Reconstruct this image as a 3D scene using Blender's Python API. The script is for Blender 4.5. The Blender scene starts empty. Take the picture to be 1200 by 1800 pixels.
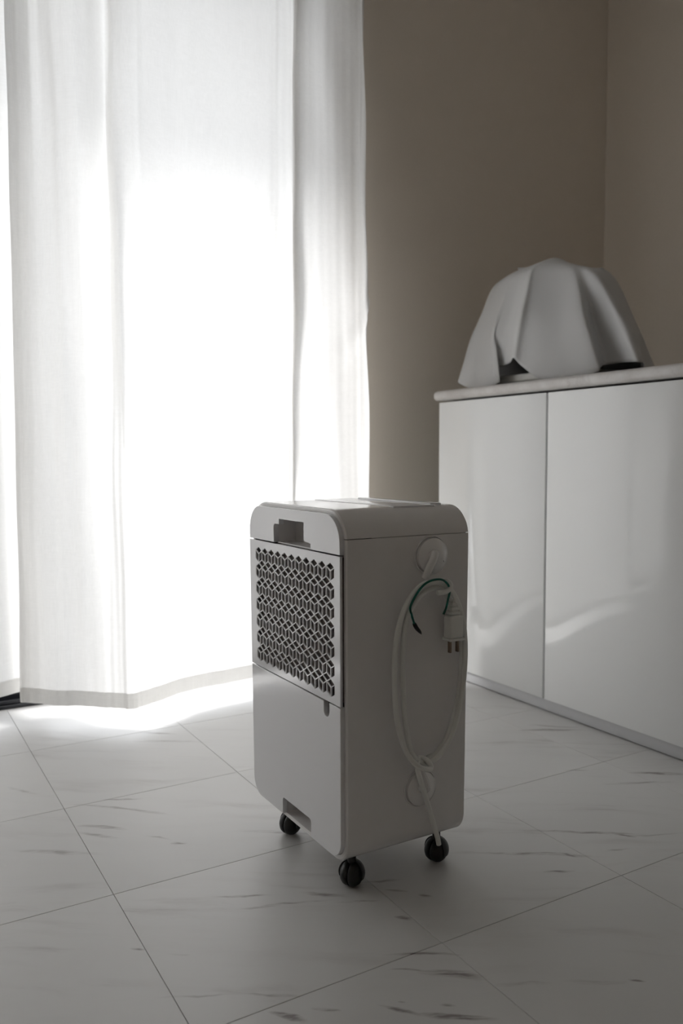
import bpy, bmesh, math, random
from mathutils import Vector, Matrix
from mathutils.geometry import intersect_line_plane
random.seed(7)
S = 0.72                      # metres per camera height: every length below is in camera heights times S
SC = bpy.context.scene
COL = SC.collection

# ------------------------------------------------------------------ camera
PITCH, ROLL, HEAD, FPX = math.radians(3.85), math.radians(-0.187), math.radians(30.3), 1440.0
fwd = Vector((math.sin(HEAD)*math.cos(PITCH), math.cos(HEAD)*math.cos(PITCH), -math.sin(PITCH)))
rgt = Vector((math.cos(HEAD), -math.sin(HEAD), 0))
upv = rgt.cross(fwd)
cr, sr = math.cos(ROLL), math.sin(ROLL)
R_ = rgt*cr + upv*sr
U_ = upv*cr - rgt*sr
cam_d = bpy.data.cameras.new('camera')
cam = bpy.data.objects.new('camera', cam_d); COL.objects.link(cam)
M = Matrix((R_, U_, -fwd)).transposed().to_4x4(); M.translation = Vector((0, 0, S))
cam.matrix_world = M
cam_d.sensor_fit = 'VERTICAL'; cam_d.sensor_height = 36; cam_d.lens = 36*FPX/1800
cam_d.clip_start = 0.02; cam_d.clip_end = 200
cam_d.dof.use_dof = True; cam_d.dof.focus_distance = 1.95*S; cam_d.dof.aperture_fstop = 4.5
SC.camera = cam

# ------------------------------------------------------------------ light
w = bpy.data.worlds.new('hazy_sky'); SC.world = w; w.use_nodes = True
bg = w.node_tree.nodes['Background']
bg.inputs[0].default_value = (0.94, 0.965, 1.0, 1); bg.inputs[1].default_value = 7.2
SUN_EL, SUN_AZ = math.radians(36), math.radians(-29)      # azimuth from +Y (out of the window), negative = left
sd = bpy.data.lights.new('sun', 'SUN'); sd.energy = 14.0; sd.angle = math.radians(15); sd.color = (1.0, 0.99, 0.98)
so = bpy.data.objects.new('sun', sd); COL.objects.link(so)
tos = Vector((math.sin(SUN_AZ)*math.cos(SUN_EL), math.cos(SUN_AZ)*math.cos(SUN_EL), math.sin(SUN_EL)))
so.rotation_euler = tos.to_track_quat('Z', 'Y').to_euler(); so.location = (0, 8, 6)
pd = bpy.data.lights.new('window_portal', 'AREA'); pd.shape = 'RECTANGLE'; pd.size = 3.2*S; pd.size_y = 3.2*S
pd.cycles.is_portal = True
po = bpy.data.objects.new('window_portal', pd); COL.objects.link(po)
po.location = (0.32*S, 3.62*S, 1.60*S); po.rotation_euler = (math.radians(-90), 0, 0)

SC.view_settings.view_transform = 'Standard'; SC.view_settings.look = 'None'
SC.view_settings.gamma = 1; SC.view_settings.use_curve_mapping = False
SC.view_settings.exposure = -0.78
cy = SC.cycles
cy.use_denoising = True; cy.max_bounces = 10; cy.diffuse_bounces = 6; cy.transmission_bounces = 8
cy.transparent_max_bounces = 12; cy.glossy_bounces = 4; cy.sample_clamp_indirect = 6.0
cy.caustics_reflective = False; cy.caustics_refractive = False

# ------------------------------------------------------------------ helpers
def ray(px, py):
    X, Y = (px-600)/FPX, (py-900)/FPX
    return (R_*X - U_*Y + fwd)
def on(px, py, axis, val):
    """point (camera-height units) where the sight line of a measured pixel meets the plane axis=val"""
    r = ray(px, py); o = Vector((0, 0, 1))
    t = (val - o[axis])/r[axis]
    return o + r*t

def obj(name, me, mat=None, parent=None, loc=(0, 0, 0)):
    o = bpy.data.objects.new(name, me); COL.objects.link(o)
    if mat is not None and me is not None and not me.materials: me.materials.append(mat)
    o.location = loc
    if parent is not None: o.parent = parent
    return o
def empty(name, loc=(0, 0, 0), rz=0):
    o = bpy.data.objects.new(name, None); COL.objects.link(o); o.location = loc
    o.rotation_euler = (0, 0, rz); o.empty_display_size = 0.1
    return o
def tag(o, label=None, cat=None, group=None, kind=None):
    if label: o['label'] = label
    if cat: o['category'] = cat
    if group: o['group'] = group
    if kind: o['kind'] = kind
    return o
def mesh(name, verts, faces, smooth=False):
    me = bpy.data.meshes.new(name); me.from_pydata([tuple(v) for v in verts], [], faces)
    me.validate(); me.update()
    if smooth:
        for p in me.polygons: p.use_smooth = True
    return me
def fin(bm, name, smooth=False, angle=35):
    bmesh.ops.recalc_face_normals(bm, faces=bm.faces)
    me = bpy.data.meshes.new(name); bm.to_mesh(me); bm.free()
    if smooth:
        for p in me.polygons: p.use_smooth = True
        try: me.set_sharp_from_angle(angle=math.radians(angle))
        except Exception: pass
    return me
def add_box(bm, a, b, bev=0.0, seg=2):
    """box between corners a and b (camera heights) with bevel"""
    a = Vector(a)*S; b = Vector(b)*S
    r = bmesh.ops.create_cube(bm, size=1.0)
    vs = r['verts']
    c = (a+b)/2; d = b-a
    for v in vs: v.co = Vector((v.co.x*d.x+c.x, v.co.y*d.y+c.y, v.co.z*d.z+c.z))
    if bev > 0:
        es = list({e for v in vs for e in v.link_edges})
        bmesh.ops.bevel(bm, geom=es, offset=bev*S, segments=seg, affect='EDGES', profile=0.5)
def box(name, a, b, mat, parent=None, bev=0.0, seg=2, origin=None):
    bm = bmesh.new(); add_box(bm, a, b, bev, seg)
    org = Vector(origin)*S if origin else Vector((0, 0, 0))
    if origin: bmesh.ops.translate(bm, verts=bm.verts, vec=-org)
    return obj(name, fin(bm, name, bev > 0), mat, parent, org)
def catmull(pts, n):
    """smooth open curve through pts, n samples per span"""
    P = [Vector(p) for p in pts]; P = [P[0]*2-P[1]] + P + [P[-1]*2-P[-2]]
    out = []
    for i in range(1, len(P)-2):
        for k in range(n):
            t = k/n
            a, b, c, d = P[i-1], P[i], P[i+1], P[i+2]
            out.append(0.5*((2*b) + (c-a)*t + (2*a-5*b+4*c-d)*t*t + (-a+3*b-3*c+d)*t**3))
    out.append(P[-2].copy()); return out
def tube(bm, path, rad, seg=10, cap=True):
    """swept tube (metres) with parallel transport; rad number or list"""
    n = len(path); rings = []
    t0 = (path[1]-path[0]).normalized()
    nrm = t0.orthogonal().normalized()
    for i, p in enumerate(path):
        t = (path[min(i+1, n-1)]-path[max(i-1, 0)]).normalized()
        nrm = (nrm - t*nrm.dot(t)).normalized(); bi = t.cross(nrm)
        r = rad[i] if isinstance(rad, (list, tuple)) else rad
        rings.append([bm.verts.new(p + nrm*(r*math.cos(2*math.pi*k/seg)) + bi*(r*math.sin(2*math.pi*k/seg))) for k in range(seg)])
    for i in range(n-1):
        for k in range(seg):
            bm.faces.new((rings[i][k], rings[i][(k+1) % seg], rings[i+1][(k+1) % seg], rings[i+1][k]))
    if cap: bm.faces.new(rings[0][::-1]); bm.faces.new(rings[-1])
def lathe(bm, prof, seg, mat4):
    """prof: list of (r, h) about local z, metres"""
    rings = []
    for r, h in prof:
        if r < 1e-6: rings.append([bm.verts.new(mat4 @ Vector((0, 0, h)))])
        else: rings.append([bm.verts.new(mat4 @ Vector((r*math.cos(2*math.pi*k/seg), r*math.sin(2*math.pi*k/seg), h))) for k in range(seg)])
    for a, b in zip(rings, rings[1:]):
        for k in range(seg):
            q = [a[k % len(a)], a[(k+1) % len(a)], b[(k+1) % len(b)], b[k % len(b)]]
            q = list(dict.fromkeys(q))
            if len(q) > 2: bm.faces.new(q)
def plate(name, outlines, depth, to_world, bev=0.0):
    """flat plate with holes: outlines = closed 2-D loops (first outer), extruded by depth"""
    cu = bpy.data.curves.new('outline', 'CURVE'); cu.dimensions = '2D'; cu.fill_mode = 'BOTH'
    cu.extrude = depth/2 - bev; cu.bevel_depth = bev; cu.bevel_resolution = 1; cu.offset = -bev
    for L in outlines:
        sp = cu.splines.new('POLY'); sp.points.add(len(L)-1); sp.use_cyclic_u = True
        for i, p in enumerate(L): sp.points[i].co = (p[0], p[1], 0, 1)
    o = bpy.data.objects.new('outline', cu); COL.objects.link(o)
    bpy.context.view_layer.update()
    dg = bpy.context.evaluated_depsgraph_get()
    me = bpy.data.meshes.new_from_object(o.evaluated_get(dg))
    COL.objects.unlink(o); bpy.data.objects.remove(o); bpy.data.curves.remove(cu)
    me.name = name
    for v in me.vertices: v.co = to_world(v.co)
    bm = bmesh.new(); bm.from_mesh(me)
    bmesh.ops.remove_doubles(bm, verts=bm.verts, dist=1e-5)
    bmesh.ops.recalc_face_normals(bm, faces=bm.faces); bm.to_mesh(me); bm.free()
    me.materials.clear(); me.update()
    return me
def arc(cx, cz, r, a0, a1, n=8):
    return [(cx+r*math.cos(math.radians(a0+(a1-a0)*i/n)), cz+r*math.sin(math.radians(a0+(a1-a0)*i/n))) for i in range(n+1)]

# ------------------------------------------------------------------ materials
def mat(name, col, rough=0.5, **kw):
    m = bpy.data.materials.new(name); m.use_nodes = True
    b = m.node_tree.nodes['Principled BSDF']
    b.inputs['Base Color'].default_value = (*col, 1); b.inputs['Roughness'].default_value = rough
    for k, v in kw.items(): b.inputs[k.replace('_', ' ')].default_value = v
    return m
def N(m, t, **kw):
    n = m.node_tree.nodes.new(t)
    for k, v in kw.items():
        if hasattr(n, k): setattr(n, k, v)
    return n
def math_(m, op, a, b=None, c=None, clamp=False):
    n = m.node_tree.nodes.new('ShaderNodeMath'); n.operation = op; n.use_clamp = clamp
    for i, v in enumerate((a, b, c)):
        if v is None: continue
        if isinstance(v, (int, float)): n.inputs[i].default_value = v
        else: m.node_tree.links.new(v, n.inputs[i])
    return n.outputs[0]
def noise(m, vec, scale, detail=3, rough=0.5, dist=0.0):
    n = m.node_tree.nodes.new('ShaderNodeTexNoise')
    n.inputs['Scale'].default_value = scale; n.inputs['Detail'].default_value = detail
    n.inputs['Roughness'].default_value = rough; n.inputs['Distortion'].default_value = dist
    if vec is not None: m.node_tree.links.new(vec, n.inputs['Vector'])
    return n.outputs['Fac']
def mapping(m, vec, scale=(1, 1, 1), rot=(0, 0, 0), loc=(0, 0, 0)):
    n = m.node_tree.nodes.new('ShaderNodeMapping')
    n.inputs['Scale'].default_value = scale; n.inputs['Rotation'].default_value = rot; n.inputs['Location'].default_value = loc
    m.node_tree.links.new(vec, n.inputs['Vector']); return n.outputs[0]
def ramp(m, fac, stops):
    n = m.node_tree.nodes.new('ShaderNodeValToRGB'); cr_ = n.color_ramp
    while len(cr_.elements) < len(stops): cr_.elements.new(0.5)
    for e, (p, c) in zip(cr_.elements, stops):
        e.position = p; e.color = (*c, 1) if isinstance(c, tuple) else (c, c, c, 1)
    m.node_tree.links.new(fac, n.inputs[0]); return n.outputs[0]
def mixc(m, fac, a, b, bt='MIX'):
    n = m.node_tree.nodes.new('ShaderNodeMix'); n.data_type = 'RGBA'; n.blend_type = bt
    for s, v in ((n.inputs[0], fac), (n.inputs[6], a), (n.inputs[7], b)):
        if isinstance(v, (int, float)): s.default_value = v
        elif isinstance(v, tuple): s.default_value = (*v, 1)
        else: m.node_tree.links.new(v, s)
    return n.outputs[2]
def bump(m, h, strength, dist):
    n = m.node_tree.nodes.new('ShaderNodeBump'); n.inputs['Strength'].default_value = strength
    n.inputs['Distance'].default_value = dist
    m.node_tree.links.new(h, n.inputs['Height']); m.node_tree.links.new(n.outputs[0], m.node_tree.nodes['Principled BSDF'].inputs['Normal'])
def objco(m): return N(m, 'ShaderNodeTexCoord').outputs['Object']

def m_plastic(name, col, rough, coat=0.0):
    m = mat(name, col, rough, Coat_Weight=coat, Coat_Roughness=0.08)
    bump(m, noise(m, objco(m), 2600, 2), 0.04, 0.0002)
    return m
WHITE = m_plastic('white_plastic', (0.78, 0.78, 0.80), 0.13, 0.3)
SHELL = m_plastic('white_shell_plastic', (0.76, 0.745, 0.74), 0.15, 0.25)
CORD = m_plastic('white_cord', (0.72, 0.72, 0.69), 0.45)
BLACK = m_plastic('black_plastic', (0.007, 0.007, 0.008), 0.45)
INNER = m_plastic('grey_inner_plastic', (0.16, 0.15, 0.145), 0.6)
DARK = mat('hole_shade_and_foot_black', (0.01, 0.01, 0.01), 0.8)  # near-black: painted shade inside holes, also the appliance feet
GREEN = m_plastic('green_wire', (0.0, 0.115, 0.085), 0.4)
BRASS = mat('dull_prong_metal', (0.30, 0.24, 0.19), 0.35, Metallic=1.0)
ALU = mat('dark_anodised_frame', (0.012, 0.013, 0.017), 0.35)
def m_filter():
    m = mat('filter_mesh', (0.05, 0.04, 0.035), 0.8)
    c = objco(m); g = N(m, 'ShaderNodeTexVoronoi'); g.inputs['Scale'].default_value = 900
    m.node_tree.links.new(c, g.inputs['Vector'])
    m.node_tree.links.new(ramp(m, g.outputs['Distance'], [(0.2, (0.03, 0.024, 0.02)), (0.6, (0.16, 0.13, 0.115))]), m.node_tree.nodes['Principled BSDF'].inputs['Base Color'])
    return m
FILTER = m_filter()
def m_wall():
    m = mat('beige_wallpaper', (0.66, 0.60, 0.52), 0.75)
    c = objco(m)
    f = noise(m, c, 260, 4, 0.6)
    m.node_tree.links.new(ramp(m, f, [(0.3, (0.77, 0.70, 0.615)), (0.7, (0.81, 0.74, 0.655))]), m.node_tree.nodes['Principled BSDF'].inputs['Base Color'])
    bump(m, f, 0.15, 0.001); return m
WALL = m_wall()
CEIL = mat('white_ceiling_paint', (0.88, 0.87, 0.85), 0.8)
def m_gloss():
    m = mat('high_gloss_white_lacquer', (0.83, 0.84, 0.84), 0.075)
    bump(m, noise(m, mapping(m, objco(m), (3, 3, 1)), 5, 2), 0.05, 0.002)
    return m
GLOSS = m_gloss()
PLINTH = mat('satin_plinth', (0.56, 0.565, 0.58), 0.4)
CARC = mat('cabinet_carcass', (0.30, 0.33, 0.31), 0.6)
def m_slab():
    m = mat('marble_worktop', (0.6, 0.58, 0.57), 0.3)
    c = mapping(m, objco(m), (1, 1, 1), (0.3, 0.2, 0.5))
    a = noise(m, c, 7, 6, 0.6, 1.6); b = noise(m, c, 2.5, 4, 0.6, 0.6)
    v = math_(m, 'ABSOLUTE', math_(m, 'SUBTRACT', a, 0.5))
    veins = ramp(m, v, [(0.0, 1.0), (0.05, 0.0)])
    f = math_(m, 'MULTIPLY', veins, ramp(m, b, [(0.45, 0.0), (0.7, 0.8)]))
    base = ramp(m, noise(m, c, 12, 5, 0.6), [(0.3, (0.50, 0.475, 0.455)), (0.7, (0.66, 0.645, 0.63))])
    m.node_tree.links.new(mixc(m, f, base, (0.30, 0.27, 0.26)), m.node_tree.nodes['Principled BSDF'].inputs['Base Color'])
    return m
SLAB = m_slab()
VEINS = [(690,1677,795,1679,5,.8),(695,1705,755,1707,5,.8),(748,1710,842,1717,13,.7),(675,1768,735,1781,6,.8),(752,1782,860,1791,9,.95),(700,1757,712,1759,3,.5),(775,1765,797,1765,4,.7),
 (435,1750,515,1755,6,.5),(480,1784,532,1796,9,.95),(552,1776,592,1780,6,.8),(300,1751,430,1750,4,.3),(385,1577,475,1576,4,.6),(435,1597,560,1584,4,.45),(538,1569,602,1575,7,.6),
 (738,1574,757,1577,6,.8),(680,1565,712,1567,4,.6),(696,1610,720,1616,7,.8),(600,1585,660,1583,3,.4),(145,1453,212,1457,5,.7),(145,1465,200,1472,4,.5),(183,1407,242,1404,3,.6),(138,1415,282,1429,4,.5),
 (262,1469,297,1473,3,.6),(303,1481,326,1481,5,.7),(40,1494,158,1501,6,.4),(240,1303,350,1304,3,.35),(252,1287,302,1291,3,.5),(20,1385,60,1393,3,.4),(255,1274,300,1276,3,.4),
 (930,1459,1125,1466,4,.6),(1080,1466,1112,1470,4,.95),(1110,1468,1200,1466,3,.4),(820,1497,1028,1504,5,.55),(985,1501,1012,1505,4,.9),(960,1532,1004,1530,4,.7),(1070,1493,1102,1492,3,.7),
 (1075,1378,1175,1376,3,.6),(1118,1360,1200,1361,4,.9),(926,1284,1012,1283,4,.9),(938,1275,1006,1278,3,.6),(995,1353,1030,1354,3,.35),(1105,1721,1132,1725,4,.8),(1000,1722,1090,1724,8,.25),
 (880,1730,960,1726,8,.25),(300,1675,330,1677,4,.4),(230,1669,252,1671,3,.5),(430,1460,560,1466,5,.35),(640,1550,700,1546,4,.4),(750,1357,830,1360,3,.2)]
def m_tile():
    m = mat('marble_tile', (0.6, 0.6, 0.6), 0.34)
    P = m.node_tree.nodes['Principled BSDF']; P.inputs['Specular IOR Level'].default_value = 0.5
    oi = N(m, 'ShaderNodeObjectInfo')
    loc = oi.outputs['Location']
    # whole-tile offset of the pattern: each tile is cut from another part of the stone
    sx = N(m, 'ShaderNodeVectorMath', operation='SCALE'); sx.inputs['Scale'].default_value = 7.31
    m.node_tree.links.new(loc, sx.inputs[0])
    ad = N(m, 'ShaderNodeVectorMath', operation='ADD')
    m.node_tree.links.new(objco(m), ad.inputs[0]); m.node_tree.links.new(sx.outputs[0], ad.inputs[1])
    c = mapping(m, ad.outputs[0], (1, 1, 1), (0, 0, HEAD+0.06))      # x runs along the veins
    warp = noise(m, c, 3.2, 3, 0.5)
    wv = N(m, 'ShaderNodeCombineXYZ'); m.node_tree.links.new(math_(m, 'MULTIPLY', math_(m, 'SUBTRACT', warp, 0.5), 0.10), wv.inputs[1])
    ad2 = N(m, 'ShaderNodeVectorMath', operation='ADD')
    m.node_tree.links.new(c, ad2.inputs[0]); m.node_tree.links.new(wv.outputs[0], ad2.inputs[1])
    st = mapping(m, ad2.outputs[0], (3.6, 26, 1))
    st2 = mapping(m, ad2.outputs[0], (9, 95, 1), loc=(3, 7, 0))
    big = noise(m, mapping(m, c, (1.6, 4.0, 1), loc=(11, 3, 0)), 1.5, 2, 0.5)
    n1 = noise(m, st, 1.0, 5, 0.62); n2 = noise(m, st2, 1.0, 3, 0.6)
    mask = ramp(m, big, [(0.50, 0.0), (0.66, 1.0)])
    streak = ramp(m, n1, [(0.54, 0.0), (0.72, 1.0)])
    fine = ramp(m, n2, [(0.50, 0.0), (0.70, 1.0)])
    f = math_(m, 'MULTIPLY', mask, math_(m, 'MULTIPLY', streak, math_(m, 'ADD', 0.35, fine), clamp=True))
    # individual dark veins: (ends, thickness, strength), measured where they lie on the floor
    gp = N(m, 'ShaderNodeNewGeometry').outputs['Position']
    cw_ = mapping(m, gp, (1, 1, 1), (0, 0, HEAD))
    w1 = noise(m, mapping(m, cw_, (14, 30, 1)), 1, 3, 0.6); w2 = noise(m, mapping(m, cw_, (5, 8, 1)), 1, 2, 0.5)
    wv2 = N(m, 'ShaderNodeCombineXYZ')
    m.node_tree.links.new(math_(m, 'ADD', math_(m, 'MULTIPLY', math_(m, 'SUBTRACT', w1, 0.5), 0.016), math_(m, 'MULTIPLY', math_(m, 'SUBTRACT', w2, 0.5), 0.03)), wv2.inputs[1])
    ad3 = N(m, 'ShaderNodeVectorMath', operation='ADD'); m.node_tree.links.new(cw_, ad3.inputs[0]); m.node_tree.links.new(wv2.outputs[0], ad3.inputs[1])
    tot = None
    for x0, y0, x1, y1, th, stg in VEINS:
        pa, pb = on(x0, y0, 2, 0)*S, on(x1, y1, 2, 0)*S
        ym = (y0+y1)/2; xm = (x0+x1)/2
        tb = (on(xm, ym-th/2, 2, 0)-on(xm, ym+th/2, 2, 0)).length*S
        rot = lambda p: Vector((p.x*math.cos(HEAD)-p.y*math.sin(HEAD), p.x*math.sin(HEAD)+p.y*math.cos(HEAD)))
        a2, b2 = rot(pa), rot(pb); mid = (a2+b2)/2; d = b2-a2; ang = math.atan2(d.y, d.x); L = d.length/2*1.45; tb = tb*0.62
        mp = N(m, 'ShaderNodeMapping'); mp.vector_type = 'TEXTURE'
        mp.inputs['Location'].default_value = (mid.x, mid.y, 0); mp.inputs['Rotation'].default_value = (0, 0, ang); mp.inputs['Scale'].default_value = (L, tb, 1)
        m.node_tree.links.new(ad3.outputs[0], mp.inputs['Vector'])
        ln = N(m, 'ShaderNodeVectorMath', operation='LENGTH'); m.node_tree.links.new(mp.outputs[0], ln.inputs[0])
        f1 = math_(m, 'MULTIPLY_ADD', ln.outputs['Value'], -stg, stg, clamp=True)
        tot = f1 if tot is None else math_(m, 'MAXIMUM', tot, f1)
    vein = math_(m, 'MULTIPLY', math_(m, 'MULTIPLY', tot, 1.9), math_(m, 'ADD', 0.22, ramp(m, noise(m, mapping(m, ad3.outputs[0], (22, 190, 1)), 1, 3, 0.6), [(0.40, 0.0), (0.62, 1.0)])), clamp=True)
    faint = math_(m, 'MULTIPLY', ramp(m, n1, [(0.48, 0.0), (0.8, 0.35)]), ramp(m, big, [(0.35, 0.0), (0.6, 1.0)]))
    base = ramp(m, noise(m, c, 2.0, 3, 0.5), [(0.3, (0.565, 0.56, 0.55)), (0.7, (0.62, 0.615, 0.605))])
    c1 = mixc(m, faint, base, (0.44, 0.42, 0.41))
    c2 = mixc(m, math_(m, 'MAXIMUM', math_(m, 'MULTIPLY', f, 0.35), math_(m, 'MULTIPLY', vein, 0.75)), c1, (0.12, 0.09, 0.086))
    m.node_tree.links.new(c2, P.inputs['Base Color'])
    bump(m, noise(m, objco(m), 700, 2), 0.03, 0.0003)
    return m
TILE = m_tile()
GROUT = mat('floor_joint', (0.30, 0.28, 0.26), 0.8)
def m_curtain():
    m = bpy.data.materials.new('sheer_white_cloth'); m.use_nodes = True
    nt = m.node_tree; nt.nodes.clear()
    out = N(m, 'ShaderNodeOutputMaterial')
    c = objco(m)
    thr = noise(m, mapping(m, c, (900, 900, 14)), 1, 2, 0.5)
    thr2 = noise(m, mapping(m, c, (40, 40, 700)), 1, 2, 0.5)
    f = math_(m, 'ADD', math_(m, 'MULTIPLY', thr, 0.6), math_(m, 'MULTIPLY', thr2, 0.4))
    ct = ramp(m, f, [(0.32, (0.74, 0.735, 0.725)), (0.68, (0.90, 0.895, 0.885))])
    tr = N(m, 'ShaderNodeBsdfTranslucent'); df = N(m, 'ShaderNodeBsdfDiffuse'); tp = N(m, 'ShaderNodeBsdfTransparent')
    nt.links.new(ct, tr.inputs[0]); df.inputs[0].default_value = (0.80, 0.79, 0.77, 1)
    m1 = N(m, 'ShaderNodeMixShader'); m1.inputs[0].default_value = 0.54
    nt.links.new(tr.outputs[0], m1.inputs[1]); nt.links.new(df.outputs[0], m1.inputs[2])
    m2 = N(m, 'ShaderNodeMixShader'); m2.inputs[0].default_value = 0.0
    nt.links.new(m1.outputs[0], m2.inputs[1]); nt.links.new(tp.outputs[0], m2.inputs[2])
    nt.links.new(m2.outputs[0], out.inputs[0]); return m
CURT = m_curtain()
def m_cloth():
    m = mat('white_dust_cloth', (0.55, 0.55, 0.55), 0.85, Sheen_Weight=0.3)
    c = objco(m)
    bump(m, math_(m, 'ADD', noise(m, mapping(m, c, (1, 1, 0.2)), 900, 2), noise(m, c, 30, 3)), 0.12, 0.002)
    return m
CLOTH = m_cloth()
def m_glass():
    m = bpy.data.materials.new('window_glass'); m.use_nodes = True
    nt = m.node_tree; nt.nodes.clear(); out = N(m, 'ShaderNodeOutputMaterial')
    tp = N(m, 'ShaderNodeBsdfTransparent'); gl = N(m, 'ShaderNodeBsdfGlossy'); gl.inputs['Roughness'].default_value = 0.02
    tp.inputs[0].default_value = (0.95, 0.95, 0.95, 1)
    lw = N(m, 'ShaderNodeLayerWeight'); lw.inputs[0].default_value = 0.5
    fr = math_(m, 'ADD', 0.04, math_(m, 'MULTIPLY', math_(m, 'POWER', lw.outputs['Facing'], 4.0), 0.6)); mx = N(m, 'ShaderNodeMixShader')
    nt.links.new(fr, mx.inputs[0]); nt.links.new(tp.outputs[0], mx.inputs[1]); nt.links.new(gl.outputs[0], mx.inputs[2])
    nt.links.new(mx.outputs[0], out.inputs[0]); return m
GLASS = m_glass()
CONC = mat('balcony_concrete', (0.42, 0.42, 0.41), 0.8)

# ------------------------------------------------------------------ room
W = 3.45                 # inner face of the window wall
XR = 3.806               # right wall
XL, YB, ZC = -2.6, -4.2, 3.95
OPL, OPR, OPT = -1.25, 1.90, 3.20
def struct(o): o['kind'] = 'structure'; return o
floor = struct(box('floor', (XL, YB, -0.09), (XR, W+0.30, -0.0065), GROUT))
T0x, T0y, TP = 0.463, 1.300, 0.5335
gap = 0.0011
def tile_mesh(wx, wy):
    bm = bmesh.new(); add_box(bm, (gap/2, gap/2, -0.014), (wx-gap/2, wy-gap/2, 0), 0.0006, 1)
    return fin(bm, 'tile', True)
cache = {}
i0 = math.floor((XL-T0x)/TP); i1 = math.ceil((XR-T0x)/TP)
j0 = math.floor((YB-T0y)/TP); j1 = math.ceil((W-T0y)/TP)
for i in range(i0, i1):
    for j in range(j0, j1):
        x0, y0 = T0x+i*TP, T0y+j*TP
        ax, bx_ = max(x0, XL), min(x0+TP, XR); ay, by = max(y0, YB), min(y0+TP, W+0.02)
        if bx_-ax < 0.01 or by-ay < 0.01: continue
        key = (round(bx_-ax, 4), round(by-ay, 4))
        if key not in cache: cache[key] = tile_mesh(*key)
        obj('tile', cache[key], TILE, floor, (ax*S, ay*S, 0))
bm = bmesh.new()
add_box(bm, (OPR, W, 0), (XR+0.2, W+0.30, ZC)); add_box(bm, (XL-0.2, W, 0), (OPL, W+0.30, ZC))
add_box(bm, (OPL, W, OPT), (OPR, W+0.30, ZC)); struct(obj('wall_back', fin(bm, 'wall_back'), WALL))
struct(box('wall_right', (XR, YB, 0), (XR+0.2, W, ZC), WALL))
struct(box('wall_left', (XL-0.2, YB, 0), (XL, W, ZC), WALL))
struct(box('wall_front', (XL-0.2, YB-0.2, 0), (XR+0.2, YB, ZC), WALL))
struct(box('ceiling', (XL-0.2, YB-0.2, ZC), (XR+0.2, W+0.30, ZC+0.15), CEIL))
# window: dark sliding door frame, two sashes with glass
win = struct(empty('window_1', ((OPL+OPR)/2*S, (W+0.1)*S, 0)))
wo = Vector(win.location)
def wpart(name, boxes, m, bev=0.003):
    bm = bmesh.new()
    for a, b in boxes: add_box(bm, a, b, bev, 1)
    bmesh.ops.translate(bm, verts=bm.verts, vec=-wo)
    return obj(name, fin(bm, name), m, win)
wpart('frame', [((OPL, W-0.012, 0.0), (OPR, W+0.17, 0.016)), ((OPL, W+0.00, 0.016), (OPR, W+0.012, 0.032)), ((OPL, W+0.05, 0.016), (OPR, W+0.062, 0.045)),
                ((OPL, W+0.11, 0.016), (OPR, W+0.122, 0.05)),
                ((OPL, W+0.01, 0.016), (OPL+0.05, W+0.17, OPT)), ((OPR-0.03, W+0.01, 0.016), (OPR, W+0.17, OPT)),
                ((OPL+0.05, W+0.01, OPT-0.05), (OPR-0.05, W+0.17, OPT))], ALU)
MX = 0.31
for (a, b, yy) in ((OPL+0.05, MX+0.05, W+0.11), (MX-0.05, OPR-0.03, W+0.05)):
    wpart('sash', [((a, yy, 0.05), (a+0.07, yy+0.045, OPT-0.05)), ((b-0.045, yy, 0.05), (b, yy+0.045, OPT-0.05)),
                   ((a+0.07, yy, 0.050), (b-0.07, yy+0.045, 0.085)), ((a+0.07, yy, OPT-0.12), (b-0.07, yy+0.045, OPT-0.05))], ALU)
    wpart('pane', [((a+0.06, yy+0.018, 0.075), (b-0.06, yy+0.026, OPT-0.11))], GLASS, 0.0)
struct(box('added_balcony_1', (-6, W+0.32, -0.2), (6, W+2.6, -0.02), CONC))     # unseen balcony floor, added to bounce sunlight at the curtain
struct(box('added_balcony_2', (-6, W+0.30, 3.32), (6, W+1.42, 3.55), CONC))       # unseen slab overhead, added to keep sun off the upper curtain

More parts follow.
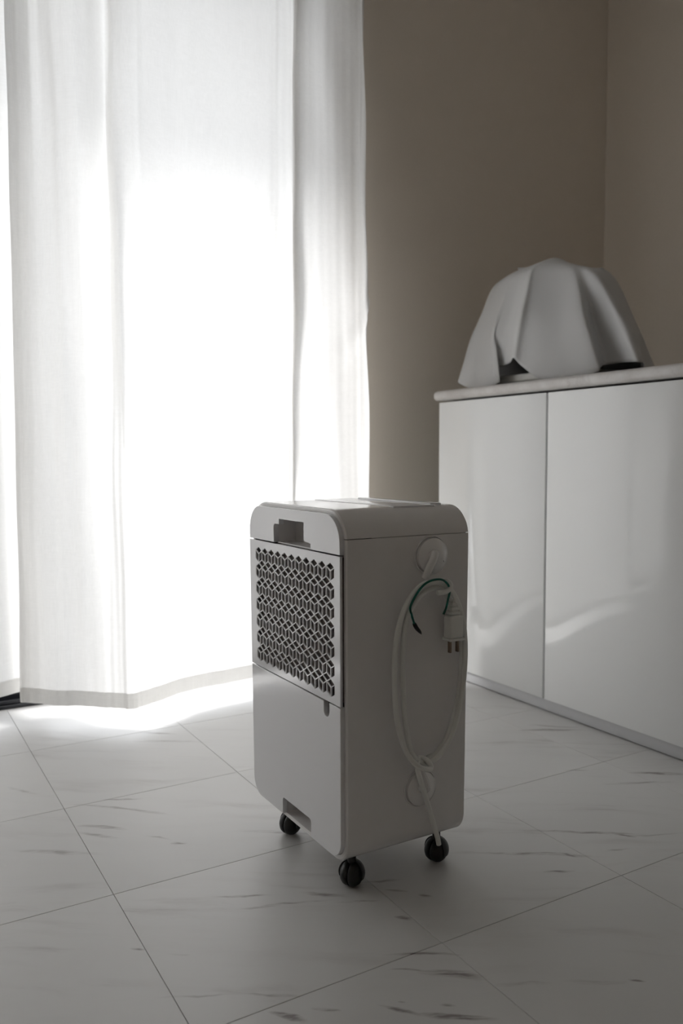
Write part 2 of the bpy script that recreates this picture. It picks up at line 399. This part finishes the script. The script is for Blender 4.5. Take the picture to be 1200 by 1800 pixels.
# ------------------------------------------------------------------ curtains
ZH = 0.065; ZT = 3.40
def panel(name, rows, label, zh=ZH, crease=False, nspan=14, nz=70, back=0.0):
    """rows: (bottom px, hem py, top px, top depth). The hem and heading lines are smooth plan curves."""
    hem, top = [], []
    for row in rows:
        if row[0] == 'w':
            hem.append(Vector((row[1], row[2], 0))); top.append(Vector((row[1], row[3], 0))); continue
        pb, hy, pt, yt = row
        p = on(pb, hy, 2, zh) if hy else None
        hem.append(Vector((p.x, p.y+back, 0)))
        r = on(pt, 60, 1, yt); top.append(Vector((r.x, yt, 0)))
    H = catmull(hem, nspan); T = catmull(top, nspan); n = len(H)
    def P(i, z, off=0.0):
        k = (z-zh)/(ZT-zh); k = k*k*(3-2*k)*0.55 + k*0.45
        p = H[i].lerp(T[i], k)
        q = H[min(i+1, n-1)].lerp(T[min(i+1, n-1)], k) - H[max(i-1, 0)].lerp(T[max(i-1, 0)], k)
        nr = Vector((q.y, -q.x, 0)).normalized() if q.length > 1e-6 else Vector((0, -1, 0))
        s = i/(n-1)
        d = (0.0015*math.sin(150*s+1.6*math.sin(2.1*z+5*s)) + 0.0009*math.sin(263*s+z))*(1 if s < 0.68 else 0.4) + 0.004*math.sin(9*z+s*23)+0.003*math.sin(4.1*z+s*61+1)
        if crease and s > 0.80:      # diagonal soft crease near the free edge
            u = (s-0.80)/0.20
            d += 0.012*math.exp(-((z-(1.42+0.28*u))/0.025)**2)*min(1, u*2.5)
        p = p + nr*(d+off); return (p.x*S, p.y*S, z*S)
    V, F = [], []
    for j in range(nz+1):
        z = zh+(ZT-zh)*(j/nz)**1.1
        for i in range(n): V.append(P(i, z))
    for j in range(nz):
        for i in range(n-1):
            a = j*n+i; F.append((a, a+1, a+n+1, a+n))
    base = empty(name, (sum(v[0] for v in V[:n])/n, sum(v[1] for v in V[:n])/n, 0))
    bo = Vector(base.location)
    f = obj('fabric', mesh('fabric', [Vector(v)-bo for v in V], F, True), CURT, base)
    V, F = [], []; HW = 0.058
    for j in range(5):
        z = zh+HW*j/4
        for i in range(n): V.append(P(i, z, 0.0022 if 0 < j < 4 else 0.0016))
    for j in range(4):
        for i in range(n-1):
            a = j*n+i; F.append((a, a+1, a+n+1, a+n))
    obj('hem', mesh('hem', [Vector(v)-bo for v in V], F, True), CURT, base)
    # folded side hem on the last columns
    V, F = [], []
    cols = list(range(n-5, n))
    for j in range(nz+1):
        z = zh+HW+(ZT-zh-HW)*j/nz
        for i in cols: V.append(P(i, z, 0.002))
    for j in range(nz):
        for i in range(4):
            a = j*5+i; F.append((a, a+1, a+6, a+5))
    obj('side_seam', mesh('side_seam', [Vector(v)-bo for v in V], F, True), CURT, base)
    tag(base, label, 'curtain', 'sheer white curtains over the sliding window')
    return base
main_rows = [(38, 1233.5, 12, 3.27), (60, 1235.5, 40, 3.31), (100, 1239.5, 62, 3.33), (135, 1241, 100, 3.22), (175, 1243, 140, 3.19), (205, 1244.5, 183, 3.31),
             (228, 1245.5, 192, 3.24), (245, 1243, 225, 3.21), (270, 1235, 258, 3.22), (320, 1218, 330, 3.26), (380, 1204, 400, 3.30), (450, 1190, 470, 3.345),
             (490, 1185, 495, 3.35), (512, 1182, 516, 3.37), (518, 1182, 521, 3.31), (545, 1180, 545, 3.295), (580, 1176, 574, 3.30), (612, 1173, 604, 3.29), (636, 1171, 628, 3.28), (649, 1168, 636, 3.31), (651, 1160, 638, 3.42)]  # last row: added return to the wall, stops sun leaking past the edge
panel('curtain', main_rows, 'wide sheer white curtain panel hanging behind the dehumidifier', crease=True)
left_rows = [
             ('w', -1.45, 3.24, 3.22), ('w', -1.28, 3.37, 3.34), ('w', -1.08, 3.24, 3.22), ('w', -0.90, 3.36, 3.33), ('w', -0.70, 3.26, 3.22), ('w', -0.52, 3.36, 3.33),
             ('w', -0.34, 3.25, 3.24), ('w', -0.16, 3.35, 3.34), ('w', 0.02, 3.28, 3.25), ('w', 0.20, 3.36, 3.33), ('w', 0.36, 3.30, 3.30),
             ('w', 0.50, 3.37, 3.37), ('w', 0.56, 3.34, 3.36), ('w', 0.60, 3.34, 3.37)]
panel('curtain', left_rows, 'sheer white curtain panel at the far left edge, above the black window track', zh=0.085, nspan=8, nz=40)

# ------------------------------------------------------------------ cabinets and worktop
CX = 2.276; CD = 0.86; CE = 3.012
def cabinet(y1, y0, label):
    ym = (y0+y1)/2
    base = empty('cabinet', ((CX+CD/2)*S, ym*S, 0)); bo = Vector(base.location)
    def part(name, bxs, m, bev=0.0):
        bm = bmesh.new()
        for a, b in bxs: add_box(bm, a, b, bev, 2)
        bmesh.ops.translate(bm, verts=bm.verts, vec=-bo)
        return obj(name, fin(bm, name, bev > 0), m, base)
    part('body', [((CX+0.030, y0+0.001, 0.05), (CX+CD, y1-0.001, 1.243))], CARC)
    part('plinth', [((CX+0.010, y0, 0.0045), (CX+CD-0.05, y1, 0.0475))], PLINTH, 0.001)
    g = 0.0052
    for a, b in ((ym+g, y1-0.0005), (y0+g, ym-g)):
        part('door', [((CX, a, 0.050), (CX+0.026, b, 1.2435))], GLOSS, 0.0016)
    return tag(base, label, 'cabinet', None)
YS = 2.331; DW = CE-YS
cabinet(CE, CE-2*DW, 'glossy white handleless floor cabinet nearest the beige back wall, under the draped cloth')
cabinet(CE-2*DW, CE-4*DW, 'glossy white floor cabinet beyond the right edge of the photo')
# worktop with rounded front edge and end
def slab_profile():
    bm = bmesh.new()
    add_box(bm, (CX-0.020, CE-4*DW-0.02, 1.2515), (CX+CD+0.02, CE+0.026, 1.296), 0.0195, 5)
    return bm
bm = slab_profile(); o = obj('worktop', fin(bm, 'worktop', True, 60), SLAB)
tag(o, 'pale veined marble worktop with rounded edge on the white cabinets', 'worktop')

# ------------------------------------------------------------------ appliance and cloth on the worktop
ZS = 1.296
ap = empty('covered_appliance', (2.62*S, 2.50*S, ZS*S)); ao = Vector(ap.location)
def apart(name, a, b, m, bev):
    bm = bmesh.new(); add_box(bm, a, b, bev, 3); bmesh.ops.translate(bm, verts=bm.verts, vec=-ao)
    return obj(name, fin(bm, name, True), m, ap)
apart('base_tray', (2.43, 2.34, 1.318), (2.76, 2.84, 1.350), m_plastic('tray_plastic', (0.70, 0.69, 0.66), 0.35), 0.008)
apart('housing', (2.56, 2.44, 1.345), (2.74, 2.74, 1.70), INNER, 0.05)
for y in (2.35, 2.74):
    for x in (2.46, 2.72): apart('foot', (x, y, ZS), (x+0.03, y+0.04, 1.320), DARK, 0.003)
tag(ap, 'small appliance hidden under the white cloth, only its pale base showing', 'appliance')
# (px, py, depth X) for shoulder, middle, hem -> real positions above the worktop
CL = [None,
 ((868, 512, 2.62), (830, 598, 2.58), (809, 670, 2.50)),
 ((876, 502, 2.55), (843, 600, 2.48), (822, 681, 2.42)),
 ((888, 493, 2.50), (862, 592, 2.42), (850, 682, 2.36)),
 ((897, 489, 2.47), (868, 572, 2.395), (878, 671, 2.365)),
 ((901, 488, 2.465), (869, 580, 2.385), (868, 658, 2.370)),
 ((906, 487, 2.46), (873, 583, 2.390), (865, 648, 2.385)),
 ((916, 484, 2.45), (889, 578, 2.395), (883, 643, 2.400)),
 ((925, 480, 2.435), (905, 562, 2.375), (896, 637, 2.375)),
 ((933, 476, 2.42), (915, 552, 2.355), (902, 629, 2.335)),
 ((942, 474, 2.43), (927, 556, 2.370), (916, 643, 2.345)),
 ((958, 468, 2.45), (950, 560, 2.385), (950, 666, 2.350)),
 ((985, 468, 2.465), (985, 565, 2.405), (1000, 663, 2.372)),
 ((1006, 472, 2.47), (1022, 560, 2.410), (1047, 654, 2.385)),
 ((1014, 474, 2.475), (1034, 565, 2.430), (1056, 645, 2.410)),
 ((1024, 476, 2.48), (1047, 572, 2.485), (1064, 641, 2.480)),
 ((1042, 481, 2.48), (1074, 575, 2.48), (1096, 637, 2.49)),
 ((1056, 487, 2.50), (1096, 572, 2.46), (1118, 636, 2.43)),
 ((1070, 498, 2.56), (1116, 585, 2.52), (1133, 640, 2.50)),
 None]
bl = [Vector((2.72, 3.00, ZS+0.02)), Vector((2.75, 2.97, 1.50)), Vector((2.72, 2.86, 1.70))]
brr = [Vector((2.74, 2.27, ZS+0.02)), Vector((2.76, 2.31, 1.50)), Vector((2.72, 2.38, 1.70))]
cols = []
nC = len(CL)
for i, c in enumerate(CL):
    if i == 0: sh, mi, he = bl[2], bl[1], bl[0]
    elif c is None: sh, mi, he = brr[2], brr[1], brr[0]
    else: sh, mi, he = (on(q[0], q[1], 0, q[2]) for q in c)
    he = Vector((he.x, he.y, max(he.z, ZS+0.004)))
    k = i/(nC-1)
    ax = 909+(1058-909)*k; ay = 471-18*math.exp(-((ax-975)/30)**2)
    apx = on(ax, ay, 0, 2.60)
    cols.append([apx, apx.lerp(sh, 0.55)+Vector((0, 0, 0.012)), sh, sh.lerp(mi, 0.5), mi, mi.lerp(he, 0.5), he])
# backside columns (closing the drape)
for k, yy in enumerate((2.38, 2.54, 2.70, 2.87)):
    t = (yy-2.24)/0.76
    he = Vector((3.0+0.04*(k % 2), yy, ZS+0.01)); mi = Vector((2.95, 2.34+t*0.60, 1.5)); sh = Vector((2.86, 2.42+t*0.44, 1.70))
    ax = 1058-(1058-909)*t; apx = on(ax, 471-18*math.exp(-((ax-975)/30)**2), 0, 2.60)
    cols.append([apx, apx.lerp(sh, 0.55)+Vector((0, 0, 0.012)), sh, sh.lerp(mi, 0.5), mi, mi.lerp(he, 0.5), he])
cols.append(cols[0])
rowsN = len(cols[0])
ring = [catmull([c[r] for c in cols], 6) for r in range(rowsN)]
nS = len(ring[0])
fine = [catmull([ring[r][i] for r in range(rowsN)], 6) for i in range(nS)]
nT = len(fine[0])
V = [fine[i][j]*S for j in range(nT) for i in range(nS-1)]
V = [Vector((v.x, v.y, max(v.z, (ZS+0.004)*S))) for v in V]
F = []
m_ = nS-1
for j in range(nT-1):
    for i in range(m_):
        a = j*m_+i; b = j*m_+(i+1) % m_
        F.append((a, b, b+m_, a+m_))
co = Vector((2.62*S, 2.55*S, ZS*S))
me = mesh('dust_cover', [v-co for v in V], F, True)
cloth = obj('dust_cover', me, CLOTH, None, co)
tk = cloth.modifiers.new('thickness', 'SOLIDIFY'); tk.thickness = 0.0016; tk.offset = 1
tag(cloth, 'rumpled white cloth draped over an appliance on the marble worktop', 'cloth')

# ------------------------------------------------------------------ dehumidifier
DX0, DX1, DY0, DY1, DZ0, DZ1 = 0.900, 1.240, 1.520, 2.012, 0.086, 0.884
TAP = 0.018
deh = empty('dehumidifier', ((DX0+DX1)/2*S, (DY0+DY1)/2*S, 0)); do = Vector(deh.location)
def taper(v):
    """the body narrows very slightly towards the bottom (v in metres)"""
    z = v.z/S; k = 1-TAP*(DZ1-z)/0.8*1.6
    return Vector((DX0*S+(v.x-DX0*S)*k, DY0*S+(v.y-DY0*S)*k, v.z))
def dobj(name, bm, m, parent=None, smooth=True, angle=35, tp=True):
    if tp:
        for v in bm.verts: v.co = taper(v.co)
    bmesh.ops.translate(bm, verts=bm.verts, vec=-do)
    return obj(name, fin(bm, name, smooth, angle), m, parent or deh)
def rrect(y0, y1, z0, z1, r, rb=None, n=10):
    rb = r if rb is None else rb
    return (arc(y1-r, z1-r, r, 0, 90, n)+arc(y0+r, z1-r, r, 90, 180, n)+arc(y0+rb, z0+rb, rb, 180, 270, n)+arc(y1-rb, z0+rb, rb, 270, 360, n))
RT, RB = 0.074, 0.052
prof = rrect(DY0, DY1, DZ0, DZ1, RT, RB)
TH = 0.012
inn = rrect(DY0+TH, DY1-TH, DZ0+TH, DZ1-TH, RT-TH, RB-TH)
ZSEAM = 0.8205
def wrap(name, keep, m):
    """the wrap-around shell: rounded ring swept from front rim to back cap, cut at the side seam"""
    bm = bmesh.new(); e = 0.003
    n = len(prof)
    def ringv(pr, x, grow=0.0):
        cy_, cz_ = (DY0+DY1)/2, (DZ0+DZ1)/2
        return [bm.verts.new(Vector((x, p[0]+(cy_-p[0])*grow, p[1]+(cz_-p[1])*grow))*S) for p in pr]
    small = rrect(DY0+e, DY1-e, DZ0+e, DZ1-e, RT-e, RB-e)
    rings = [ringv(inn, DX1-0.03), ringv(inn, DX0+0.001), ringv(small, DX0), ringv(prof, DX0+e), ringv(prof, DX1-e), ringv(small, DX1)]
    for a, b in zip(rings, rings[1:]):
        for k in range(n): bm.faces.new((a[k], a[(k+1) % n], b[(k+1) % n], b[k]))
    bm.faces.new(rings[-1]); bm.faces.new(rings[0][::-1])
    bmesh.ops.recalc_face_normals(bm, faces=bm.faces)
    zc = ZSEAM*S + (0.0009 if keep > 0 else -0.0009)*S
    r = bmesh.ops.bisect_plane(bm, geom=list(bm.verts)+list(bm.edges)+list(bm.faces), plane_co=(0, 0, zc), plane_no=(0, 0, -keep), clear_outer=True)
    eds = [g for g in r['geom_cut'] if isinstance(g, bmesh.types.BMEdge)]
    bmesh.ops.holes_fill(bm, edges=eds)
    return dobj(name, bm, m)
wrap('casing', -1, SHELL)
wrap('top_cover', 1, SHELL)
# added filler in shell colour, lightens the shade behind the seam
bm = bmesh.new(); add_box(bm, (DX0+0.07, DY0+0.006, ZSEAM-0.006), (DX1-0.006, DY1-0.006, ZSEAM+0.006)); 
dobj('seam_filler', bm, SHELL)
# top inlay: raised grey control strip with two long joints
bm = bmesh.new(); add_box(bm, (1.060, DY0+RT*0.75, DZ1-0.004), (1.178, DY1-RT*0.75, DZ1+0.0012), 0.001, 2)
dobj('top_panel', bm, WHITE)
bm = bmesh.new(); add_box(bm, (1.182, DY0+RT*1.05, DZ1-0.004), (1.215, DY1-RT*1.05, DZ1+0.004), 0.002, 2)
dobj('exhaust_louvre', bm, WHITE)

# front plates: 2-D (y, z) in metres, front face at x = XF
XF = 0.8895; XB = 0.9035
PY0, PY1 = 1.5305, DY1-0.002
def fplate(name, loops, m, x0=XF, x1=XB, bev=0.0008):
    me = plate(name, [[(a*S, b*S) for a, b in L] for L in loops], (x1-x0)*S, lambda c: Vector(((x0+x1)/2*S - c.z, c.x, c.y)), bev)
    for v in me.vertices: v.co = taper(v.co)-do
    return obj(name, me, m, deh)
RP = 0.064
Z1t, Z0t = 0.8735, 0.7860
notch = [(1.862, Z0t), (1.862, 0.824)] + arc(1.853, 0.824, 0.009, 0, 90, 5)[1:] + [(1.8315, 0.833), (1.8315, 0.8465), (1.7000, 0.8465), (1.7000, 0.803), (1.6665, 0.799), (1.6665, Z0t)]
upper = [(PY0, Z0t), (PY0, Z1t-RP)] + arc(PY0+RP, Z1t-RP, RP, 180, 90, 10)[1:] + arc(PY1-RP, Z1t-RP, RP, 90, 0, 10) + [(PY1, Z0t)] + notch
fplate('upper_panel', [upper], WHITE)
# pocket behind the notch
def pocket(name, y0, y1, z0, z1, depth, m, hole=None, floor_open=False):
    bm = bmesh.new(); t = 0.004; x0 = XB-0.001; x1 = x0+depth
    add_box(bm, (x1, y0-t, z0-t), (x1+t, y1+t, z1+t))
    add_box(bm, (x0, y0-t, z0-t), (x1, y0, z1+t)); add_box(bm, (x0, y1, z0-t), (x1, y1+t, z1+t))
    add_box(bm, (x0, y0-t, z1), (x1, y1+t, z1+t)); add_box(bm, (x0, y0-t, z0-t), (x1, y1+t, z0))
    return dobj(name, bm, m, smooth=False)
pocket('hose_recess', 1.664, 1.864, 0.7868, 0.8490, 0.050, SHELL)
# curved scoop on the near side of the recess
bm = bmesh.new(); loopA = []
for k in range(9):
    a = math.radians(90*k/8); loopA.append((XB+0.046*math.sin(a), 1.702+0.058*(1-math.cos(a))))
pts = [(XB, 1.668)] + loopA + [(XB+0.048, 1.668)]
v0 = [bm.verts.new(Vector((x, y, 0.8030))*S) for x, y in pts]; v1 = [bm.verts.new(Vector((x, y, 0.8480))*S) for x, y in pts]
bm.faces.new(v0); bm.faces.new(v1[::-1])
for k in range(len(pts)): bm.faces.new((v0[k], v0[(k+1) % len(pts)], v1[(k+1) % len(pts)], v1[k]))
dobj('recess_scoop', bm, WHITE)
bm = bmesh.new()
lathe(bm, [(0.0, 0.0), (0.0068*S, 0.0), (0.0068*S, 0.0015*S), (0.0, 0.0015*S)], 20, Matrix.Translation(on(510, 932, 0, XB+0.0485)*S) @ Matrix.Rotation(math.radians(-90), 4, 'Y'))
dobj('screw_hole_shade', bm, DARK)  # flat dark disc, the shade of a hole put into its colour
# grille: cubes-and-diamonds lattice
Z1g, Z0g = 0.7828, 0.4495
cw, P_ = 0.0382, 0.0438
s_ = 0.0101; t_ = P_-2*s_
hw = 0.0010
def inset(poly, d):
    n = len(poly); area = sum(poly[i][0]*poly[(i+1) % n][1]-poly[(i+1) % n][0]*poly[i][1] for i in range(n))
    if area < 0: poly = poly[::-1]
    out = []
    L = []
    for i in range(n):
        (x0, y0), (x1, y1) = poly[i], poly[(i+1) % n]
        dx, dy = x1-x0, y1-y0; l = math.hypot(dx, dy); nx, ny = -dy/l, dx/l
        L.append((x0+nx*d, y0+ny*d, dx, dy))
    for i in range(n):
        x0, y0, dx0, dy0 = L[i-1]; x1, y1, dx1, dy1 = L[i]
        det = dx0*dy1-dy0*dx1
        t = ((x1-x0)*dy1-(y1-y0)*dx1)/det
        out.append((x0+dx0*t, y0+dy0*t))
    return out
holes = []
c0, z0_ = 1.5741, 0.7672
for c in range(11):
    a = c0+c*cw
    for r in range(7):
        z = z0_-r*P_; h2 = cw/2
        T, Lf, Rt, B = (a, z), (a-h2, z-s_), (a+h2, z-s_), (a, z-2*s_)
        holes.append(inset([T, Rt, B, Lf], hw))
        holes.append(inset([Lf, B, (a, z-2*s_-t_), (a-h2, z-s_-t_)], hw))
        holes.append(inset([B, Rt, (a+h2, z-s_-t_), (a, z-2*s_-t_)], hw))
        if c < 10 and r < 6:
            q = (a+h2, z-s_-t_)
            holes.append(inset([q, (q[0]+h2, q[1]-s_), (q[0], q[1]-2*s_), (q[0]-h2, q[1]-s_)], hw))
fplate('intake_grille', [[(PY0, Z0g), (PY0, Z1g), (PY1, Z1g), (PY1, Z0g)]]+holes, WHITE, x1=XF+0.0065, bev=0.0)
bm = bmesh.new(); add_box(bm, (XB+0.006, 1.535, 0.452), (XB+0.009, 1.985, 0.778)); dobj('dust_filter', bm, FILTER, smooth=False)
# lower panel / water tank front with slot and handle opening
Z1l, Z0l = 0.4462, 0.0980
slot = [(1.6075, Z1l), (1.6075, 0.4250)] + arc(1.5945, 0.4250, 0.013, 0, -180, 8)[1:] + [(1.5815, Z1l)]
RL = 0.044
HB = 0.0905
hand = [(1.8310, Z0l), (1.8310, 0.132)] + arc(1.8220, 0.132, 0.009, 0, 90, 4)[1:] + [(1.6860, 0.141)] + arc(1.6850, 0.132, 0.009, 90, 180, 4)[1:] + [(1.6760, Z0l)]
lower = [(PY0, Z1l)] + slot[::-1] + [(PY1, Z1l)] + arc(PY1-RL, Z0l+RL, RL, 0, -90, 8) + hand + arc(PY0+RL, Z0l+RL, RL, 270, 180, 8)
fplate('tank_front', [lower], WHITE)
pocket('tank_handle', 1.674, 1.833, 0.0965, 0.1425, 0.062, SHELL)
bm = bmesh.new()
lathe(bm, [(0, 0), (0.0075*S, 0), (0.0075*S, 0.016*S), (0.005*S, 0.018*S), (0.0, 0.018*S)], 18, Matrix.Translation(Vector((XB+0.020, 1.602, 0.438))*S) @ Matrix.Rotation(math.radians(-90), 4, 'Y'))
dobj('drain_spout', bm, INNER)
bm = bmesh.new(); add_box(bm, (XB+0.016, 1.56, 0.39), (XB+0.018, 1.63, 0.448)); dobj('drain_shade_sheet', bm, DARK, smooth=False)  # dark sheet painted as the shade inside the slot
# ---- cord hooks on the side wall (normal -Y)
def Bp(px, py, d): return on(px, py, 1, DY0-d)
def hook(cx, cz, arm, screw, rad):
    bm = bmesh.new()
    Mx = Matrix.Translation(Vector((cx, DY0, cz))*S) @ Matrix.Rotation(math.radians(90), 4, 'X')
    r = rad*S
    lathe(bm, [(0, -0.002*S), (r*1.08, -0.002*S), (r*1.08, 0.0030*S), (r*1.035, 0.0036*S), (r*1.03, 0.0004*S), (r*0.975, 0.0004*S), (r*0.96, 0.0095*S), (r*0.80, 0.016*S),
               (r*0.55, 0.024*S), (r*0.25, 0.030*S), (0, 0.031*S)], 40, Mx)
    o = dobj('cord_hook', bm, SHELL, tp=False)
    bm = bmesh.new()
    path = [p*S for p in catmull([Bp(*q) for q in arm], 6)]
    rr = [0.0105*S-0.002*S*i/(len(path)-1) for i in range(len(path))]
    tube(bm, path, rr, 14)
    bmesh.ops.translate(bm, verts=bm.verts, vec=-do)
    a = obj('hook_arm', fin(bm, 'hook_arm', True, 60), SHELL, o)
    bm = bmesh.new()
    lathe(bm, [(0, 0), (0.0055*S, 0), (0.0055*S, 0.002*S), (0, 0.002*S)], 14, Matrix.Translation(Bp(*screw)*S) @ Matrix.Rotation(math.radians(90), 4, 'X') @ Matrix.Rotation(math.radians(38), 4, 'Y'))
    bmesh.ops.translate(bm, verts=bm.verts, vec=-do)
    obj('screw_hole_shade', fin(bm, 'screw_hole_shade'), DARK, o)  # near-black disc in place of a shaded hollow
hook(1.127, 0.772, [(759, 977, 0.026), (764, 974, 0.040), (761, 984, 0.046), (754, 999, 0.044), (747, 1016, 0.036)], (779, 984, 0.0215), 0.0430)
hook(1.097, 0.229, [(741, 1385, 0.026), (748, 1386, 0.040), (746, 1374, 0.044), (741, 1362, 0.042), (737, 1350, 0.036)], (757, 1391, 0.0215), 0.0415)
# ---- power cord
CRD = 0.0062
def Bp(px, py, d): return on(px, py, 1, DY0-d)
def cpath(L, n=8): return [p*S for p in catmull([Bp(*q) for q in L], n)]
def cobj(name, path, r, m, parent=None, seg=12):
    bm = bmesh.new(); tube(bm, path, r, seg); bmesh.ops.translate(bm, verts=bm.verts, vec=-do)
    return obj(name, fin(bm, name, True, 60), m, parent or deh)
outer = [(771, 1484, 0.018), (768, 1470, 0.020), (757, 1432, 0.024), (746, 1395, 0.048), (736, 1362, 0.055), (733, 1345, 0.045),
         (738, 1332, 0.030), (752, 1338, 0.046), (757, 1350, 0.054), (748, 1352, 0.058), (730, 1343, 0.052), (711, 1316, 0.040), (697, 1260, 0.030), (693, 1190, 0.026), (697, 1120, 0.026), (713, 1066, 0.034), (738, 1031, 0.046), (762, 1024, 0.050),
         (785, 1030, 0.046), (803, 1056, 0.038), (815, 1100, 0.030), (817, 1160, 0.026), (811, 1220, 0.024), (796, 1285, 0.026), (776, 1322, 0.030), (758, 1338, 0.034),
         (742, 1341, 0.038), (724, 1325, 0.034), (712, 1270, 0.028), (708, 1200, 0.024), (708, 1140, 0.024), (716, 1085, 0.030), (738, 1047, 0.038), (760, 1034, 0.042), (777, 1033, 0.036),
         (788, 1044, 0.024), (793, 1058, 0.020)]
cordo = cobj('power_cord', cpath(outer, 7), CRD*S, CORD)
tag(cordo, 'white power cord coiled in a long loop')
second = [(782, 1042, 0.030), (801, 1072, 0.024), (810, 1120, 0.018), (810, 1180, 0.016), (803, 1235, 0.016), (788, 1290, 0.018), (768, 1322, 0.022), (750, 1333, 0.024)]
cobj('cord_turn', cpath(second, 7), CRD*S, CORD, cordo)
knot = [(768, 1042, 0.058), (784, 1040, 0.060), (792, 1030, 0.056), (786, 1022, 0.046), (778, 1026, 0.030), (776, 1036, 0.028)]
cobj('cord_knot', cpath(knot, 6), CRD*0.95*S, CORD, cordo)
# plug
pl = Bp(797, 1100, 0.030); plug = empty('plug'); plug.parent = deh
bm = bmesh.new()
add_box(bm, (pl.x-0.0200, pl.y-0.014, pl.z-0.029), (pl.x+0.0200, pl.y+0.014, pl.z+0.026), 0.006, 3)
add_box(bm, (pl.x-0.0220, pl.y-0.016, pl.z-0.033), (pl.x+0.0220, pl.y+0.016, pl.z-0.027), 0.0015, 2)
bmesh.ops.translate(bm, verts=bm.verts, vec=-do)
obj('plug_body', fin(bm, 'plug_body', True), CORD, plug)
bm = bmesh.new()
for k, (hz, wd) in enumerate(((0.0305, 0.0145), (0.0415, 0.0130), (0.0525, 0.0110))):
    add_box(bm, (pl.x-wd, pl.y-0.010, pl.z+hz-0.004), (pl.x+wd, pl.y+0.010, pl.z+hz+0.004), 0.002, 2)
add_box(bm, (pl.x-0.009, pl.y-0.007, pl.z+0.024), (pl.x+0.009, pl.y+0.007, pl.z+0.062), 0.003, 2)
bmesh.ops.translate(bm, verts=bm.verts, vec=-do)
obj('strain_relief', fin(bm, 'strain_relief', True), CORD, plug)
for dx in (-0.0110, 0.0110):
    bm = bmesh.new(); add_box(bm, (pl.x+dx-0.0028, pl.y-0.0045, pl.z-0.062), (pl.x+dx+0.0028, pl.y+0.0045, pl.z-0.031), 0.0008, 1)
    bmesh.ops.translate(bm, verts=bm.verts, vec=-do)
    tag(obj('prong', fin(bm, 'prong'), BRASS, plug), 'dull brown metal prong')
gw = [(779, 1080, 0.032), (784, 1068, 0.034), (787, 1054, 0.036), (790, 1041, 0.046), (788, 1029, 0.060), (779, 1020, 0.064), (768, 1018.5, 0.064), (754, 1022, 0.062), (742, 1031, 0.060), (731, 1046, 0.052), (721, 1067, 0.044), (723, 1080, 0.036), (728, 1097, 0.030)]
gro = cobj('ground_wire', cpath(gw, 6), 0.0026*S, GREEN, None, 8)
tag(gro, 'thin green earth wire with black tip')
tp_ = cpath([(727.5, 1096, 0.030), (732, 1104, 0.028), (738, 1111, 0.026), (740.5, 1115, 0.025)], 4)
cobj('wire_sleeve', tp_, [x*S for x in (0.0040, 0.0048, 0.0050, 0.0050, 0.0048, 0.0046, 0.0043, 0.0040, 0.0034, 0.0028, 0.0020, 0.0012, 0.0008)][:len(tp_)], BLACK, gro, 8)
# ---- casters
def caster(x, y, rot):
    R0 = 0.0290; zc = R0
    body = bmesh.new()
    # hood: part of a sphere shell above and behind the two wheels
    Mx = Matrix.Translation(Vector((x, y, zc+0.0015))*S) @ Matrix.Rotation(rot, 4, 'Z')
    lat = 12; lon = 16; rows = []
    for i in range(lat+1):
        th = math.radians(-20+110*i/lat); row = []
        for k in range(lon+1):
            ph = math.radians(-105+210*k/lon)
            row.append(body.verts.new(Mx @ (Vector((math.cos(th)*math.cos(ph), math.cos(th)*math.sin(ph), math.sin(th)))*(R0*1.09*S))))
        rows.append(row)
    for i in range(lat):
        for k in range(lon):
            body.faces.new((rows[i][k], rows[i][k+1], rows[i+1][k+1], rows[i+1][k]))
    bmesh.ops.remove_doubles(body, verts=body.verts, dist=1e-6)
    r = bmesh.ops.solidify(body, geom=list(body.faces), thickness=0.004*S)
    add = Mx
    lathe(body, [(0, 0.0), (0.010*S, 0.0), (0.010*S, (DZ0-zc+0.012)*S), (0, (DZ0-zc+0.012)*S)], 16, Mx)
    bmesh.ops.translate(body, verts=body.verts, vec=-do)
    c = obj('caster', fin(body, 'caster', True, 50), BLACK, deh)
    for sgn in (-1, 1):
        bm = bmesh.new()
        Mw = Matrix.Translation(Vector((x, y, zc))*S) @ Matrix.Rotation(rot, 4, 'Z') @ Matrix.Translation(Vector((0, sgn*0.0015*S, 0))) @ Matrix.Rotation(math.radians(-90*sgn), 4, 'X')
        r = R0*S
        lathe(bm, [(0, 0), (r*0.97, 0), (r, 0.002*S), (r, 0.007*S), (r*0.93, 0.013*S), (r*0.75, 0.019*S), (r*0.45, 0.0235*S), (0, 0.025*S)], 28, Mw)
        bmesh.ops.translate(bm, verts=bm.verts, vec=-do)
        obj('wheel', fin(bm, 'wheel', True, 40), BLACK, c)
    return c
for (x, y, rr) in ((0.955, 1.592, math.radians(35)), (1.195, 1.585, math.radians(15)), (0.950, 1.900, math.radians(20)), (1.190, 1.900, math.radians(40))):
    caster(x, y, rr)
tag(deh, 'white box-shaped dehumidifier on black casters with a coiled power cord on its side', 'dehumidifier')
